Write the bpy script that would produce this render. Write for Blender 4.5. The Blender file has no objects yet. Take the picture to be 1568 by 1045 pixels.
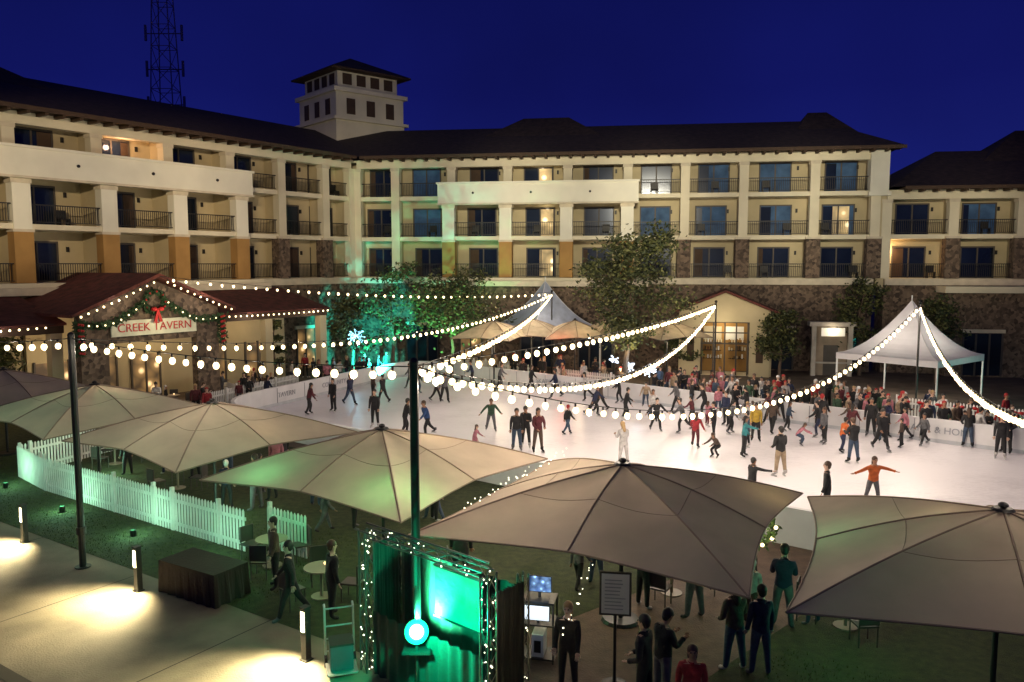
import bpy, math, random, bmesh
from mathutils import Vector, Matrix
R=random.Random(7)
S=bpy.context.scene
S.view_settings.view_transform='Standard'; S.view_settings.look='None'; S.view_settings.exposure=0
V=Vector
def link(o): S.collection.objects.link(o); return o
# ---------------------------------------------------------------- materials
_m={}
def M(name,col,rough=.75,metal=0,var=.2,scale=2.0,bump=0,bscale=None,emis=None,es=0,kind='noise',col2=None,spec=.5,trans=0,emap=False):
    if name in _m: return _m[name]
    m=bpy.data.materials.new(name); m.use_nodes=True; nt=m.node_tree; N=nt.nodes; L=nt.links
    b=N['Principled BSDF']; b.inputs['Roughness'].default_value=rough; b.inputs['Metallic'].default_value=metal
    b.inputs['Specular IOR Level'].default_value=spec
    tc=N.new('ShaderNodeTexCoord')
    c=V(col); c2=V(col2) if col2 else c*(1-var)
    if not col2: c=c*(1+var*.5)
    if kind=='noise':
        t=N.new('ShaderNodeTexNoise'); t.inputs['Scale'].default_value=scale; t.inputs['Detail'].default_value=6; fac=t.outputs[0]
    elif kind=='stone':
        t=N.new('ShaderNodeTexVoronoi'); t.inputs['Scale'].default_value=scale; sp=N.new('ShaderNodeSeparateColor')
        L.new(t.outputs['Color'],sp.inputs[0]); fac=sp.outputs[0]
    L.new(tc.outputs['Object'],t.inputs['Vector'])
    r=N.new('ShaderNodeValToRGB'); e=r.color_ramp.elements
    e[0].position=.3 if kind=='noise' else 0; e[1].position=.7 if kind=='noise' else 1
    e[0].color=(*c2,1); e[1].color=(*c,1)
    L.new(fac,r.inputs[0]); L.new(r.outputs[0],b.inputs['Base Color'])
    if bump:
        t2=N.new('ShaderNodeTexNoise' if kind=='noise' else 'ShaderNodeTexVoronoi'); t2.inputs['Scale'].default_value=bscale or scale*8
        L.new(tc.outputs['Object'],t2.inputs['Vector'])
        bp=N.new('ShaderNodeBump'); bp.inputs['Strength'].default_value=bump; bp.inputs['Distance'].default_value=.05
        L.new(t2.outputs[0],bp.inputs['Height']); L.new(bp.outputs[0],b.inputs['Normal'])
    if emis:
        b.inputs['Emission Color'].default_value=(*emis,1); b.inputs['Emission Strength'].default_value=es
        m.cycles.emission_sampling='NONE'
        if emap:
            t3=N.new('ShaderNodeTexVoronoi'); t3.inputs['Scale'].default_value=emap; L.new(tc.outputs['Object'],t3.inputs['Vector'])
            r3=N.new('ShaderNodeValToRGB'); q=r3.color_ramp.elements; q[0].position=.08; q[0].color=(*[v*3 for v in emis],1); q[1].position=.75; q[1].color=(*[v*.06 for v in emis],1)
            x=q.new(.3); x.color=(emis[0]*.6,emis[1]*.5,emis[2]*.35,1)
            L.new(t3.outputs['Distance'],r3.inputs[0]); L.new(r3.outputs[0],b.inputs['Emission Color'])
    if trans:
        tr=N.new('ShaderNodeBsdfTranslucent'); L.new(r.outputs[0],tr.inputs[0]); mx=N.new('ShaderNodeMixShader'); mx.inputs[0].default_value=trans
        L.new(b.outputs[0],mx.inputs[1]); L.new(tr.outputs[0],mx.inputs[2]); L.new(mx.outputs[0],N['Material Output'].inputs[0])
    _m[name]=m; return m
stucco=M('stucco_cream',(.5,.43,.27),.9,var=.2,scale=.35,bump=.25,bscale=30)
stucco2=M('stucco_pale',(.7,.65,.48),.9,var=.14,scale=.4,bump=.2,bscale=30)
ochre=M('stucco_ochre',(.38,.22,.07),.9,var=.2,scale=.8)
stone=M('stone_veneer',(.2,.145,.1),.9,kind='stone',scale=5,col2=(.045,.032,.024),bump=.7,bscale=5)
trim=M('trim_stone',(.62,.56,.42),.85,var=.15)
blk=M('black_metal',(.02,.02,.02),.5,metal=.3)
glass=M('window_glass',(.018,.028,.05),.12,metal=.3,var=.5,scale=.35)
litg=M('lit_curtain',(.5,.4,.25),.8,emis=(1,.82,.48),es=.8,emap=1.1)
blueg=M('blue_glow_blind',(.05,.1,.18),.7,emis=(.04,.11,.26),es=.1,var=.5,scale=1.2,spec=.2)  # faint blue glow put into the blinds, which are no light source
roofm=M('roof_tile',(.038,.024,.02),.85,var=.6,scale=2.5,bump=.7,bscale=7)
roofr=M('roof_tile_red',(.13,.035,.025),.85,var=.5,scale=2.5,bump=.7,bscale=7)
timber=M('timber_dark',(.06,.035,.02),.8)
frame=M('door_frame',(.07,.06,.05),.6)
white=M('white_paint',(.76,.76,.74),.6,var=.1)
shop=M('shop_interior',(.1,.07,.05),.4,emis=(1,.66,.3),es=.5,emap=1.3)
fascia=M('fascia_white',(.76,.75,.62),.85,var=.1,scale=.5)
BMATS=[stucco,stucco2,ochre,stone,trim,blk,glass,litg,blueg,roofm,timber,frame,roofr,white,shop,fascia]
(ST,SP,OC,SN,TR,BK,GL,LI,BG,RF,TM,FR,RR,WH,SH,FA)=range(16)
# ---------------------------------------------------------------- mesh builder
class MB:
    def __init__(s): s.v=[]; s.f=[]; s.m=[]
    def add(s,vs,fs,mi=0):
        o=len(s.v); s.v+= [tuple(p) for p in vs]
        for f in fs: s.f.append(tuple(i+o for i in f)); s.m.append(mi)
    def hexa(s,c,mi=0):
        s.add(c,[(0,1,3,2),(4,6,7,5),(0,4,5,1),(2,3,7,6),(0,2,6,4),(1,5,7,3)],mi)
    def box(s,x0,x1,y0,y1,z0,z1,mi=0,T=None):
        c=[V((x,y,z)) for x in (x0,x1) for y in (y0,y1) for z in (z0,z1)]
        if T is not None: c=[T(*p) if callable(T) else T@p for p in c]
        s.hexa(c,mi)
    def quad(s,a,b,c,d,mi=0): s.add([a,b,c,d],[(0,1,2,3)],mi)
    def tube(s,p0,p1,r0,r1=None,n=6,mi=0,cap=True):
        p0=V(p0);p1=V(p1); r1=r0 if r1 is None else r1
        d=(p1-p0); 
        if d.length<1e-6: return
        q=d.to_track_quat('Z','Y'); vs=[]
        for p,r in((p0,r0),(p1,r1)):
            for i in range(n):
                a=2*math.pi*i/n; vs.append(p+q@V((r*math.cos(a),r*math.sin(a),0)))
        fs=[(i,(i+1)%n,n+(i+1)%n,n+i) for i in range(n)]
        if cap: fs+=[tuple(range(n))[::-1],tuple(range(n,2*n))]
        s.add(vs,fs,mi)
    def ball(s,c,r,seg=8,rings=5,mi=0,sc=(1,1,1),T=None):
        vs=[];fs=[]
        for j in range(1,rings):
            th=math.pi*j/rings
            for i in range(seg):
                a=2*math.pi*i/seg; vs.append(V((r*sc[0]*math.sin(th)*math.cos(a),r*sc[1]*math.sin(th)*math.sin(a),r*sc[2]*math.cos(th))))
        top=len(vs); vs.append(V((0,0,r*sc[2]))); vs.append(V((0,0,-r*sc[2])))
        for j in range(rings-2):
            for i in range(seg): fs.append((j*seg+i,(j+1)*seg+i,(j+1)*seg+(i+1)%seg,j*seg+(i+1)%seg))
        for i in range(seg):
            fs.append((top,i,(i+1)%seg)); fs.append((top+1,(rings-2)*seg+(i+1)%seg,(rings-2)*seg+i))
        c=V(c); vs=[(T@p if T else p)+c for p in vs]
        s.add(vs,fs,mi)
    def mesh(s,name,mats,smooth=False):
        me=bpy.data.meshes.new(name); me.from_pydata(s.v,[],s.f); 
        for m in mats: me.materials.append(m)
        me.polygons.foreach_set('material_index',s.m)
        if smooth: me.polygons.foreach_set('use_smooth',[True]*len(s.f))
        me.update(); return me
    def obj(s,name,mats,parent=None,smooth=False,recalc=True):
        me=s.mesh(name,mats,smooth)
        if recalc:
            bm=bmesh.new(); bm.from_mesh(me); bmesh.ops.recalc_face_normals(bm,faces=bm.faces); bm.to_mesh(me); bm.free()
        o=bpy.data.objects.new(name,me); link(o)
        if parent: o.parent=parent
        return o
def group(name):
    e=bpy.data.objects.new(name,None); e.empty_display_size=.5; link(e); return e
def light(name,kind,loc,power,col=(1,.82,.55),r=.06,parent=None,target=None,size=None,blend=.5):
    l=bpy.data.lights.new(name,kind); l.energy=power; l.color=col; l.shadow_soft_size=r
    o=bpy.data.objects.new(name,l); o.location=loc; link(o)
    if kind=='SPOT': l.spot_size=math.radians(size); l.spot_blend=blend
    if target is not None: o.rotation_euler=(V(target)-V(loc)).to_track_quat('-Z','Y').to_euler()
    if parent: o.parent=parent
    return o
# ---------------------------------------------------------------- world + camera
w=bpy.data.worlds.new("World"); S.world=w; w.use_nodes=True; nt=w.node_tree; N=nt.nodes; L=nt.links
bg=N['Background']; tc=N.new('ShaderNodeTexCoord'); sx=N.new('ShaderNodeSeparateXYZ'); L.new(tc.outputs['Generated'],sx.inputs[0])
rp=N.new('ShaderNodeValToRGB'); e=rp.color_ramp.elements
e[0].position=0; e[0].color=(.01,.017,.18,1); e[1].position=.5; e[1].color=(.0018,.0028,.05,1)
x=e.new(.2); x.color=(.0042,.0065,.105,1)
L.new(sx.outputs[2],rp.inputs[0])
cn=N.new('ShaderNodeTexNoise'); cn.inputs['Scale'].default_value=2.2; cn.inputs['Detail'].default_value=4; L.new(tc.outputs['Generated'],cn.inputs['Vector'])
cr=N.new('ShaderNodeMapRange'); cr.inputs[1].default_value=.35; cr.inputs[2].default_value=.7; cr.inputs[3].default_value=.82; cr.inputs[4].default_value=1.2; L.new(cn.outputs[0],cr.inputs[0])
mu=N.new('ShaderNodeVectorMath'); mu.operation='SCALE'; L.new(rp.outputs[0],mu.inputs[0]); L.new(cr.outputs[0],mu.inputs['Scale'])
sky=N.new('ShaderNodeTexSky'); sky.sky_type='NISHITA'; sky.sun_disc=False; sky.sun_elevation=math.radians(-2); sky.sun_rotation=math.radians(200)
sk=N.new('ShaderNodeVectorMath'); sk.operation='SCALE'; sk.inputs['Scale'].default_value=.005; L.new(sky.outputs[0],sk.inputs[0])
ad=N.new('ShaderNodeVectorMath'); ad.operation='ADD'; L.new(mu.outputs[0],ad.inputs[0]); L.new(sk.outputs[0],ad.inputs[1])
L.new(ad.outputs[0],bg.inputs[0]); bg.inputs[1].default_value=1
cam=bpy.data.cameras.new("Camera"); co=link(bpy.data.objects.new("Camera",cam)); cam.lens=28; cam.sensor_width=36; cam.clip_end=2000
co.location=(0,0,8); co.rotation_euler=(math.radians(84.52),0,0); S.camera=co
# ---------------------------------------------------------------- ground
def sheet(name,pts,z,mat):
    mb=MB(); mb.add([V((x,y,z)) for x,y in pts],[tuple(range(len(pts)))]); return mb.obj(name,[mat])
D=V((.836,-.549)); Nn=V((.549,.836))
def LN(a,b):
    p=V((-14.1,22.4))+D*a+Nn*b; return (p.x,p.y)
sheet('ground',[(-900,-300),(900,-300),(900,1200),(-900,1200)],-.01,M('paving_brown',(.1,.075,.055),.8,var=.5,scale=.8,bump=.2))
sheet('concrete_walkway',[LN(-60,-30),LN(70,-30),LN(70,.5),LN(-60,.5)],-.002,M('concrete',(.2,.17,.125),.85,var=.5,scale=.6,bump=.2,bscale=25))
sheet('grass',[LN(-60,.5),LN(70,.5),LN(70,12.5),LN(-60,12.5)],.004,M('grass',(.05,.066,.018),.95,col2=(.018,.028,.008),scale=5,bump=1,bscale=50))
mb=MB()
for b in(-4.1,-12):
    mb.add([V((*LN(-60,b),.004)),V((*LN(70,b),.004)),V((*LN(70,b+.28),.004)),V((*LN(-60,b+.28),.004))],[(0,1,2,3)])
for a in range(-40,40,5):
    mb.add([V((*LN(a,-30),.003)),V((*LN(a+.03,-30),.003)),V((*LN(a+.03,.5),.003)),V((*LN(a,.5),.003))],[(0,1,2,3)])
mb.obj('paving_joint',[M('joint_dark',(.03,.025,.02),.9)])
sheet('garden_path',[LN(14.5,.5),LN(18.5,.5),LN(21,12),LN(18,12)],.008,M('path_brown',(.1,.062,.04),.8,var=.4,scale=3,bump=.3))
gm=MB()
for i in range(15000):
    a=R.uniform(-12,9) if R.random()<.7 else R.uniform(20,30); b=R.uniform(.5,5.5); x,y=LN(a,b); h=R.uniform(.03,.07); t=R.uniform(0,6.28); dx,dy=math.cos(t)*.012,math.sin(t)*.012
    gm.add([V((x-dx,y-dy,0)),V((x+dx,y+dy,0)),V((x+R.uniform(-.03,.03),y+R.uniform(-.03,.03),h))],[(0,1,2)])
gm.obj('grass_blades',[M('grass_blade',(.06,.09,.02),.9,var=.5,scale=3)],recalc=False)
# ---------------------------------------------------------------- hotel
C=V((-12.7,65))
class FR_:
    def __init__(s,d,n): s.d=V(d).normalized(); s.n=V(n).normalized()
    def __call__(s,t,n,z): p=C+s.d*t+s.n*n; return V((p.x,p.y,z))
FB=FR_((.9887,-.15),(-.15,-.9887)); FW=FR_((-.563,-.826),(.826,-.563))
def cpt(n,z):
    a=FB.n;b=FW.n; det=a.x*b.y-a.y*b.x
    p=C+V(((n*b.y-a.y*n)/det,(a.x*n-b.x*n)/det)); return V((p.x,p.y,z))
hotel=group('hotel_building')
LV=[7,10.2,13.4]
def rail(mb,F,t0,t1,n,z):
    mb.box(t0,t1,n-.03,n+.03,z+1.02,z+1.08,BK,F); mb.box(t0,t1,n-.02,n+.02,z+.1,z+.14,BK,F)
    k=int((t1-t0)/.13)
    for i in range(1,k):
        t=t0+(t1-t0)*i/k; mb.box(t-.014,t+.014,n-.014,n+.014,z+.14,z+1.02,BK,F)
def facade(F,cols,levels,top,proj,lit,nm,zo=0,stonecol=()):
    A=MB();W=MB();RL=MB()
    t0,t1=cols[0],cols[-1]; st=t0-(1.15 if t0<=.3 else 0)
    A.box(st,t1,-2.05,-1.8,6.9,top,ST,F)
    A.box(st,t1,-1.8,-.02,top-.25+zo,top-.1+zo,SP,F)
    A.box(t0,t1,-.62,-.04,top-.75,top-.08,SP,F)
    for z in levels: A.box(st if t0<=.3 else t0,t1,-1.79,-.1,z-.32+zo,z+zo,SP,F)
    for i,t in enumerate(cols):
        inp=proj and proj[0]-.5<=t<=proj[1]+.5
        cz=levels[-1] if inp else 7
        w=.33
        if t in stonecol: A.box(t-.5,t+.5,-.68,.12,7,9.9,SN,F); A.box(t-.55,t+.55,-.7,.16,9.9,10.05,TR,F); cz=10.05
        A.box(t-w,t+w,-.6,.03,cz,top-.76,SP,F)
        A.box(t-w-.05,t+w+.05,-.64,.07,top-1.0,top-.757,TR,F)
        A.box(t-.12,t+.12,-1.79,-.605,7,top-.26,ST,F)
        if inp:
            A.box(t-.5,t+.5,.45,1.2,7,9.75,OC,F); A.box(t-.55,t+.55,.42,1.24,9.75,9.9,TR,F)
            A.box(t-.47,t+.47,.5,1.17,9.9,12.6,FA,F); A.box(t-.53,t+.53,.46,1.21,12.35,12.62,TR,F)
            A.box(t-.12,t+.12,-.61,.46,7,12.6,ST,F)
    for i in range(len(cols)-1):
        a,b=cols[i],cols[i+1]; mid=(a+b)/2
        if b-a<2: continue
        inp=proj and a>=proj[0]-.5 and b<=proj[1]+.5
        for k,z in enumerate(levels):
            tc_=mid+(.3 if F is FW else 0)+R.uniform(-.15,.15); ww=1.15
            code=lit.get((i,k),None)
            g=LI if code=='L' else (BG if (F is FB and ((k==2 and R.random()<.6) or (k==1 and R.random()<.25))) else GL)
            W.box(tc_-ww,tc_+ww,-1.82,-1.765,z+.03,z+2.25,GL if g==LI else g,F)
            if g==LI: 
                s0=R.choice([0,.1,-.9]); W.box(tc_+s0-.1,tc_+s0+.95,-1.764,-1.757,z+.06,z+2.2,LI,F)
            for tt in(tc_-ww,tc_,tc_+ww): W.box(tt-.05,tt+.05,-1.81,-1.72,z,z+2.3,FR,F)
            W.box(tc_-ww-.05,tc_+ww+.05,-1.81,-1.715,z+2.25,z+2.36,FR,F)
            if g!=LI and R.random()<.6:
                W.box(tc_-ww+.06,tc_-ww+.06+R.uniform(.3,.9),-1.764,-1.75,z+.06,z+2.2,TM if g==GL else GL,F)
            sxx=b-1.0 if F is FB else a+1.0
            W.box(sxx,sxx+.14,-1.8,-1.68,z+1.75,z+2.05,BK,F)
            if R.random()<.6:
                cx=mid+R.uniform(-1.3,1.3)
                W.box(cx-.28,cx+.28,-1.1,-.6,z+.4,z+.46,BK,F); W.box(cx-.28,cx+.28,-1.12,-1.06,z+.46,z+.95,BK,F)
                for q in(-.26,.26): W.box(cx+q-.02,cx+q+.02,-1.1,-.62,z,z+.4,BK,F)
            if inp and k<2: rail(RL,F,a+.5,b-.5,1.0,z)
            elif inp and k==2: pass
            else: rail(RL,F,a+.34,b-.34,-.25,z)
    if proj:
        p0,p1=proj
        A.box(p0-.8,p1+.8,1.02,1.34,12.66,14.2,FA,F); A.box(p0-.9,p1+.9,.95,1.44,14.2,14.34,FA,F); A.box(p0-.85,p1+.85,1.0,1.42,12.6,12.72,TR,F)
        for q in(p0-.7,p1+.7): A.box(q-.12,q+.12,-.1,1.02,12.7,14.2,FA,F)
        A.box(p0-.5,p1+.5,-.098,1.0,13.1,13.42,SP,F); A.box(p0-.5,p1+.5,-.098,1.1,9.9,10.19,SP,F)
        A.box(p0-1.6,p1+1.6,.1,2.0,6.35,6.75,TR,F); A.box(p0-1.3,p1+1.3,.1,1.6,6.75,6.99,SP,F)
        A.box(p0-.7,p1+.7,.02,1.2,-.5,6.35,SN,F)
        t=p0+2
        while t<p1: A.tube(F(t,1.34,13.5),F(t,1.42,13.5),.09,n=8,mi=BK); t+=4.5
    A.box(st,t1,-2,0,-.5,6.5,SN,F); A.box(st,t1,-1.9,.22,6.5,6.95,TR,F)
    A.obj(nm+'_walls',BMATS,hotel); W.obj(nm+'_windows',BMATS,hotel); RL.obj(nm+'_balcony_railings',BMATS,hotel,recalc=False)
bcols=[0.2,3.4,8,12.5,17.2,21.8,26.1,30.4,35.5,39.8]
facade(FB,bcols,LV,16.4,(8,21.8),{(3,2):'L',(3,1):'L',(3,0):'L'},'back',0,(26.1,30.4,35.5,39.8))
wcols=[0.25,3.04,7.3,11.7,16.3,20.9,25.7,30.3,35,39.7]
facade(FW,wcols,LV,16.4,(11.7,39.7),{(0,2):'L',(0,1):'L'},'left_wing',.005,(3.04,7.3))
rcols=[40.6,45.2,49.8,54.4,59]
facade(FB,rcols,LV[:2],13.5,None,{},'right_block',0,(45.2,49.8,54.4))
mb=MB()
mb.box(37.2,38.4,-1.747,-1.74,10.3,12.4,LI,FB)
mb.box(39.3,40.59,-.7,.25,13.3,16.3,FA,FB); mb.box(39.2,40.75,-.8,.35,13.0,13.3,FA,FB)
mb.box(40.0,40.55,-12,-.02,6,16.3,ST,FB)
mb.box(44.6,60,.02,1.4,-.5,6.0,SN,FB); mb.box(44.2,60,.02,1.9,6.0,6.45,SP,FB)
for F,ts in((FB,[5.5,10.2,15,19.5,33,37.6,47,52]),(FW,[5,9])):
    for t in ts:
        n=1.2 if (F is FB and 7<t<22.5) else (1.4 if t>45 else 0)
        mb.box(t-1.3,t+1.3,n-.02,n+.05,.1,3.1,SH if t in(10.2,5) else GL,F)
        for q in(-1.3,-.45,.45,1.3): mb.box(t+q-.06,t+q+.06,n+.01,n+.1,.05,3.15,FR,F)
        mb.box(t-1.45,t+1.45,n+.01,n+.14,3.15,3.4,TR,F)
mb.obj('ground_storey_details',BMATS,hotel)
rf=MB()
ez,rz=16.45,20.1
we,wr,wb=FW(46,1.2,ez),FW(46,-9,rz),FW(46,-19,ez)
ce,crp,cb=cpt(1.2,ez),cpt(-9,rz),cpt(-19,ez)
be,br,bb=FB(41.4,1.2,ez),FB(37.5,-9,rz-.1),FB(41.4,-19,ez)
rf.quad(we,ce,crp,wr,RF); rf.quad(wr,crp,cb,wb,RF); rf.quad(ce,be,br,crp,RF); rf.quad(crp,br,bb,cb,RF)
rf.add([be,bb,br],[(0,1,2)],RF)
rf.add([we,wr,wb],[(0,1,2)],SP)
def hip(F,t0,t1,n0,n1,z0,z1,ins,mi=RF):
    c=[F(t0,n0,z0),F(t1,n0,z0),F(t1,n1,z0),F(t0,n1,z0)]; nm=(n0+n1)/2
    a,b=F(t0+ins,nm,z1),F(t1-ins,nm,z1)
    rf.quad(c[0],c[1],b,a,mi); rf.quad(c[2],c[3],a,b,mi); rf.add([c[1],c[2],b],[(0,1,2)],mi); rf.add([c[3],c[0],a],[(0,1,2)],mi)
hip(FB,6.5,22.5,-1.5,-17,16.6,20.9,6)
hip(FB,33.5,41,-2,-15,16.6,20.6,3.0)
hip(FW,17,36,-1.5,-17,16.6,21.0,6.5)
hip(FB,40.6,62,1.2,-18,13.55,17.2,6)
hip(FB,46,64,-2,-17,13.8,18.9,7)
for F,t0,t1,z in((FW,0.9,46,ez),(FB,.9,41.4,ez),(FB,41.42,60,13.55)):
    rf.box(t0,t1,-.5,1.16,z-.1,z-.03,TM,F); rf.box(t0,t1,1.17,1.24,z-.2,z+.04,TM,F)
    k=int((t1-t0)/.95)
    for i in range(k):
        t=t0+.4+i*.95; rf.box(t-.09,t+.09,-.04,1.05,z-.32,z-.101,TM,F)
rf.obj('roof',BMATS,hotel)
tw=MB(); T=Matrix.Translation((-14.9,75.5,0))@Matrix.Rotation(math.radians(41),4,'Z')
def tb(h,z0,z1,mi): tw.box(-h,h,-h,h,z0,z1,mi,T)
tb(3.5,14,20.6,SP); tb(3.8,20.6,20.85,SP); tb(3.45,20.85,23.0,SP); tb(3.75,23.0,23.35,SP); tb(3.05,23.35,25.1,SP)
for s in range(4):
    Q=T@Matrix.Rotation(math.pi/2*s,4,'Z')
    for q in(-2,0,2): tw.box(q-.42,q+.42,-3.5,-3.4,21.15,22.5,TM,Q)
    for q in(-2.1,-.7,.7,2.1): tw.box(q-.45,q+.45,-3.09,-3.0,23.75,24.7,TM,Q)
    a,b=Q@V((-4,-4,25.0)),Q@V((4,-4,25.0)); ap=T@V((0,0,26.9))
    tw.add([a,b,ap],[(0,1,2)],RF)
tb(3.98,24.85,24.99,TM)
tw.obj('tower',BMATS,hotel)
light('balcony_sconce','POINT',FB(41.3,-1.3,9.0),90,(1,.6,.3),.15,hotel)
light('balcony_sconce','POINT',FW(18.9,-1.0,15.3),110,(1,.55,.3),.15,hotel)
for t,k in((15.4,10.2),(15,13.4)): light('room_light','POINT',FB(t,-1.2,k+2.3),12,(1,.8,.5),.1,hotel)
# ---------------------------------------------------------------- unseen floods added to light the facades (camera-side roof)
fl=group('added_floods')
fm=MB(); Wm=(1,.76,.48); Nm=(1,.88,.63)
tg=[((-24,49,11.5),.9,Wm),((-31,38,11.5),.5,Wm),((-17,58,11.5),.8,Wm),((-6,64,12.5),.95,Nm),((5,62,12.5),1.5,Nm),((16,60,12.5),1.3,Nm),((27,58.5,12.5),1.0,Nm),((39,57,10.5),.5,Wm),((-14.9,73,22.5),.35,Nm)]
for i,(t,k,c_) in enumerate(tg):
    p=V((-8+i*2.2,-6,17)); fm.box(p.x-.2,p.x+.2,p.y-.5,p.y-.15,16.8,17.2); fm.tube((p.x,p.y-.3,14),(p.x,p.y-.3,16.8),.04)
    light('facade_fill','SPOT',p,54000*k,c_,.3,fl,t,19 if i<8 else 10,.85)
fm.obj('added_housings',[blk],fl)
# ---------------------------------------------------------------- antenna tower
am=MB(); cx,cy=-50,118
def lat(z): return 2.6-1.6*(z/48)
z=0
while z<48:
    z2=z+3; a,b=lat(z),lat(z2)
    for i in range(4):
        s=[(1,1),(-1,1),(-1,-1),(1,-1)]; p=s[i];q=s[(i+1)%4]
        am.tube((cx+p[0]*a,cy+p[1]*a,z),(cx+p[0]*b,cy+p[1]*b,z2),.09,n=4)
        am.tube((cx+p[0]*a,cy+p[1]*a,z),(cx+q[0]*b,cy+q[1]*b,z2),.05,n=4)
        am.tube((cx+p[0]*b,cy+p[1]*b,z2),(cx+q[0]*b,cy+q[1]*b,z2),.05,n=4)
    z=z2
for z in(26,31,36,41):
    for s in(-1,1): am.tube((cx+s*2.6,cy,z-1),(cx+s*2.6,cy,z+1.2),.2,n=6); am.tube((cx+s*2.6,cy,z),(cx,cy,z),.08,n=4)
am.obj('antenna_tower',[M('galv',(.25,.17,.28),.6)])
# ---------------------------------------------------------------- tavern
tv=group('tavern_building'); tm=MB()
F=FW
tm.box(18.6,20.0,7.3,7.8,-.3,5.6,SN,F); tm.box(25.0,26.4,7.3,7.8,-.3,5.6,SN,F); tm.box(20.003,24.997,7.35,7.75,4.0,5.6,SN,F)
tm.add([F(18.6,7.8,5.6),F(26.4,7.8,5.6),F(22.5,7.8,7.2),F(18.6,7.3,5.6),F(26.4,7.3,5.6),F(22.5,7.3,7.2)],[(0,1,2),(3,5,4),(0,2,5,3),(1,4,5,2)],SN)
for s,t in((1,17.9),(-1,27.1)):
    tm.hexa([F(t,8.5,5.45),F(t,8.5,5.6),F(t,.2,5.45),F(t,.2,5.6),F(22.5,8.5,7.35),F(22.5,8.5,7.55),F(22.5,.2,7.35),F(22.5,.2,7.55)],RR)
tm.box(18.6,26.4,2,2.25,-.3,5.6,ST,F)
for t in(19.8,22.5,25.2): 
    tm.box(t-.9,t+.9,2.26,2.32,.1,2.7,SH,F)
    for q in(-.9,0,.9): tm.box(t+q-.05,t+q+.05,2.3,2.4,.05,2.8,FR,F)
for a,b in((9,18.59),(26.41,42)):
    tm.hexa([F(a,1.3,6.3),F(a,1.3,6.45),F(a,6.6,5.0),F(a,6.6,5.12),F(b,1.3,6.3),F(b,1.3,6.45),F(b,6.6,5.0),F(b,6.6,5.12)],RR)
    tm.box(a,b,6.0,6.3,4.6,4.97,TM,F)
    t=a+.4
    while t<b: tm.box(t-.28,t+.28,5.85,6.35,-.3,4.6,ST,F); tm.box(t-.36,t+.36,5.77,6.43,-.3,.9,SN,F); t+=4.5
    tm.box(a,b,1.6,1.9,-.3,6.2,ST,F)
    t=a+2.4
    while t<b-1: 
        tm.box(t-1,t+1,1.88,1.95,.1,2.7,R.choice([SH,GL,GL]),F)
        for q in(-1,0,1): tm.box(t+q-.06,t+q+.06,1.92,2.02,.05,2.8,FR,F)
        t+=3.6
tm.obj('walls_and_roof',BMATS,tv)
sg=MB(); sg.box(20.1,24.9,7.85,7.95,4.35,5.15,0,F); sg.obj('sign_panel',[M('sign_cloth',(.6,.6,.45),.8,emis=(.5,.5,.35),es=.08)],tv)
def text(name,body,loc,xd,size,mat,parent=None):
    c=bpy.data.curves.new(name,'FONT'); c.body=body; c.size=size; c.align_x='CENTER'; c.align_y='CENTER'; c.extrude=.008
    o=bpy.data.objects.new(name,c); link(o); c.materials.append(mat)
    xd=V(xd).normalized(); zd=V((0,0,1)); nd=xd.cross(zd)
    m=Matrix((xd,zd,nd)).transposed().to_4x4(); m.translation=V(loc); o.matrix_world=m
    if parent: o.parent=parent
    return o
red=M('red_letters',(.45,.02,.02),.6); grey=M('grey_letters',(.32,.34,.38),.6)
xdw=(.563,.826,0)
text('sign_text','CREEK TAVERN',F(22.5,7.98,4.75),xdw,.6,red,tv)
wr=MB()
def sprig(mb,c,r,n,mi=0,sz=.12):
    for _ in range(n):
        p=V(c)+V((R.gauss(0,r),R.gauss(0,r),R.gauss(0,r))); a=V((R.uniform(-1,1),R.uniform(-1,1),R.uniform(-1,1))).normalized()*sz; b=a.orthogonal().normalized()*sz*.5
        mb.quad(p-a,p+b,p+a,p-b,mi)
c0=F(22.5,7.95,6.05)
for i in range(26):
    a=2*math.pi*i/26; p=c0+V((xdw[0]*math.cos(a)*.55,xdw[1]*math.cos(a)*.55,math.sin(a)*.55)); sprig(wr,p,.07,18)
    if i%3==0: wr.ball(p+V((.09,-.06,0)),.06,6,4,1)
b0=c0+V((.2,-.14,-.42)); xv=V(xdw)
for s in(-1,1):
    wr.ball(b0+xv*s*.2+V((0,0,.05)),.2,8,6,1,(.8,.8,.6)); wr.tube(b0,b0+xv*s*.16+V((0,0,-.62)),.05,.1,6,1)
wr.ball(b0,.09,8,6,1)
for s in(-1,1):
    for i in range(34):
        u=i/33; t=22.5+s*(.7+u*3.4); z=6.0-.9*u-.5*math.sin(u*math.pi); p=F(t,7.95,z); sprig(wr,p,.08,16)
        if i%4==0: wr.ball(p+V((.1,-.07,0)),.045,6,4,2)
        if i>30: 
            for k in range(6): sprig(wr,p-V((0,0,.28*k)),.1,12); wr.ball(p+V((.14,-.1,-.28*k)),.07,6,4,1)
wr.obj('wreath_garland',[M('fir',(.03,.07,.025),.8),red,M('warm_bulb',(1,.8,.5),emis=(1,.75,.4),es=4)],tv,recalc=False)
for t in(19.5,25.5): light('porch_lamp','POINT',F(t,4.8,3.6),150,(1,.72,.42),.12,tv)
for t in(13,33): light('porch_lamp','POINT',F(t,4.2,3.9),110,(1,.7,.4),.12,tv)
light('sign_lamp','POINT',F(22.5,9.8,5.3),120,(1,.82,.52),.06,tv)
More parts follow.
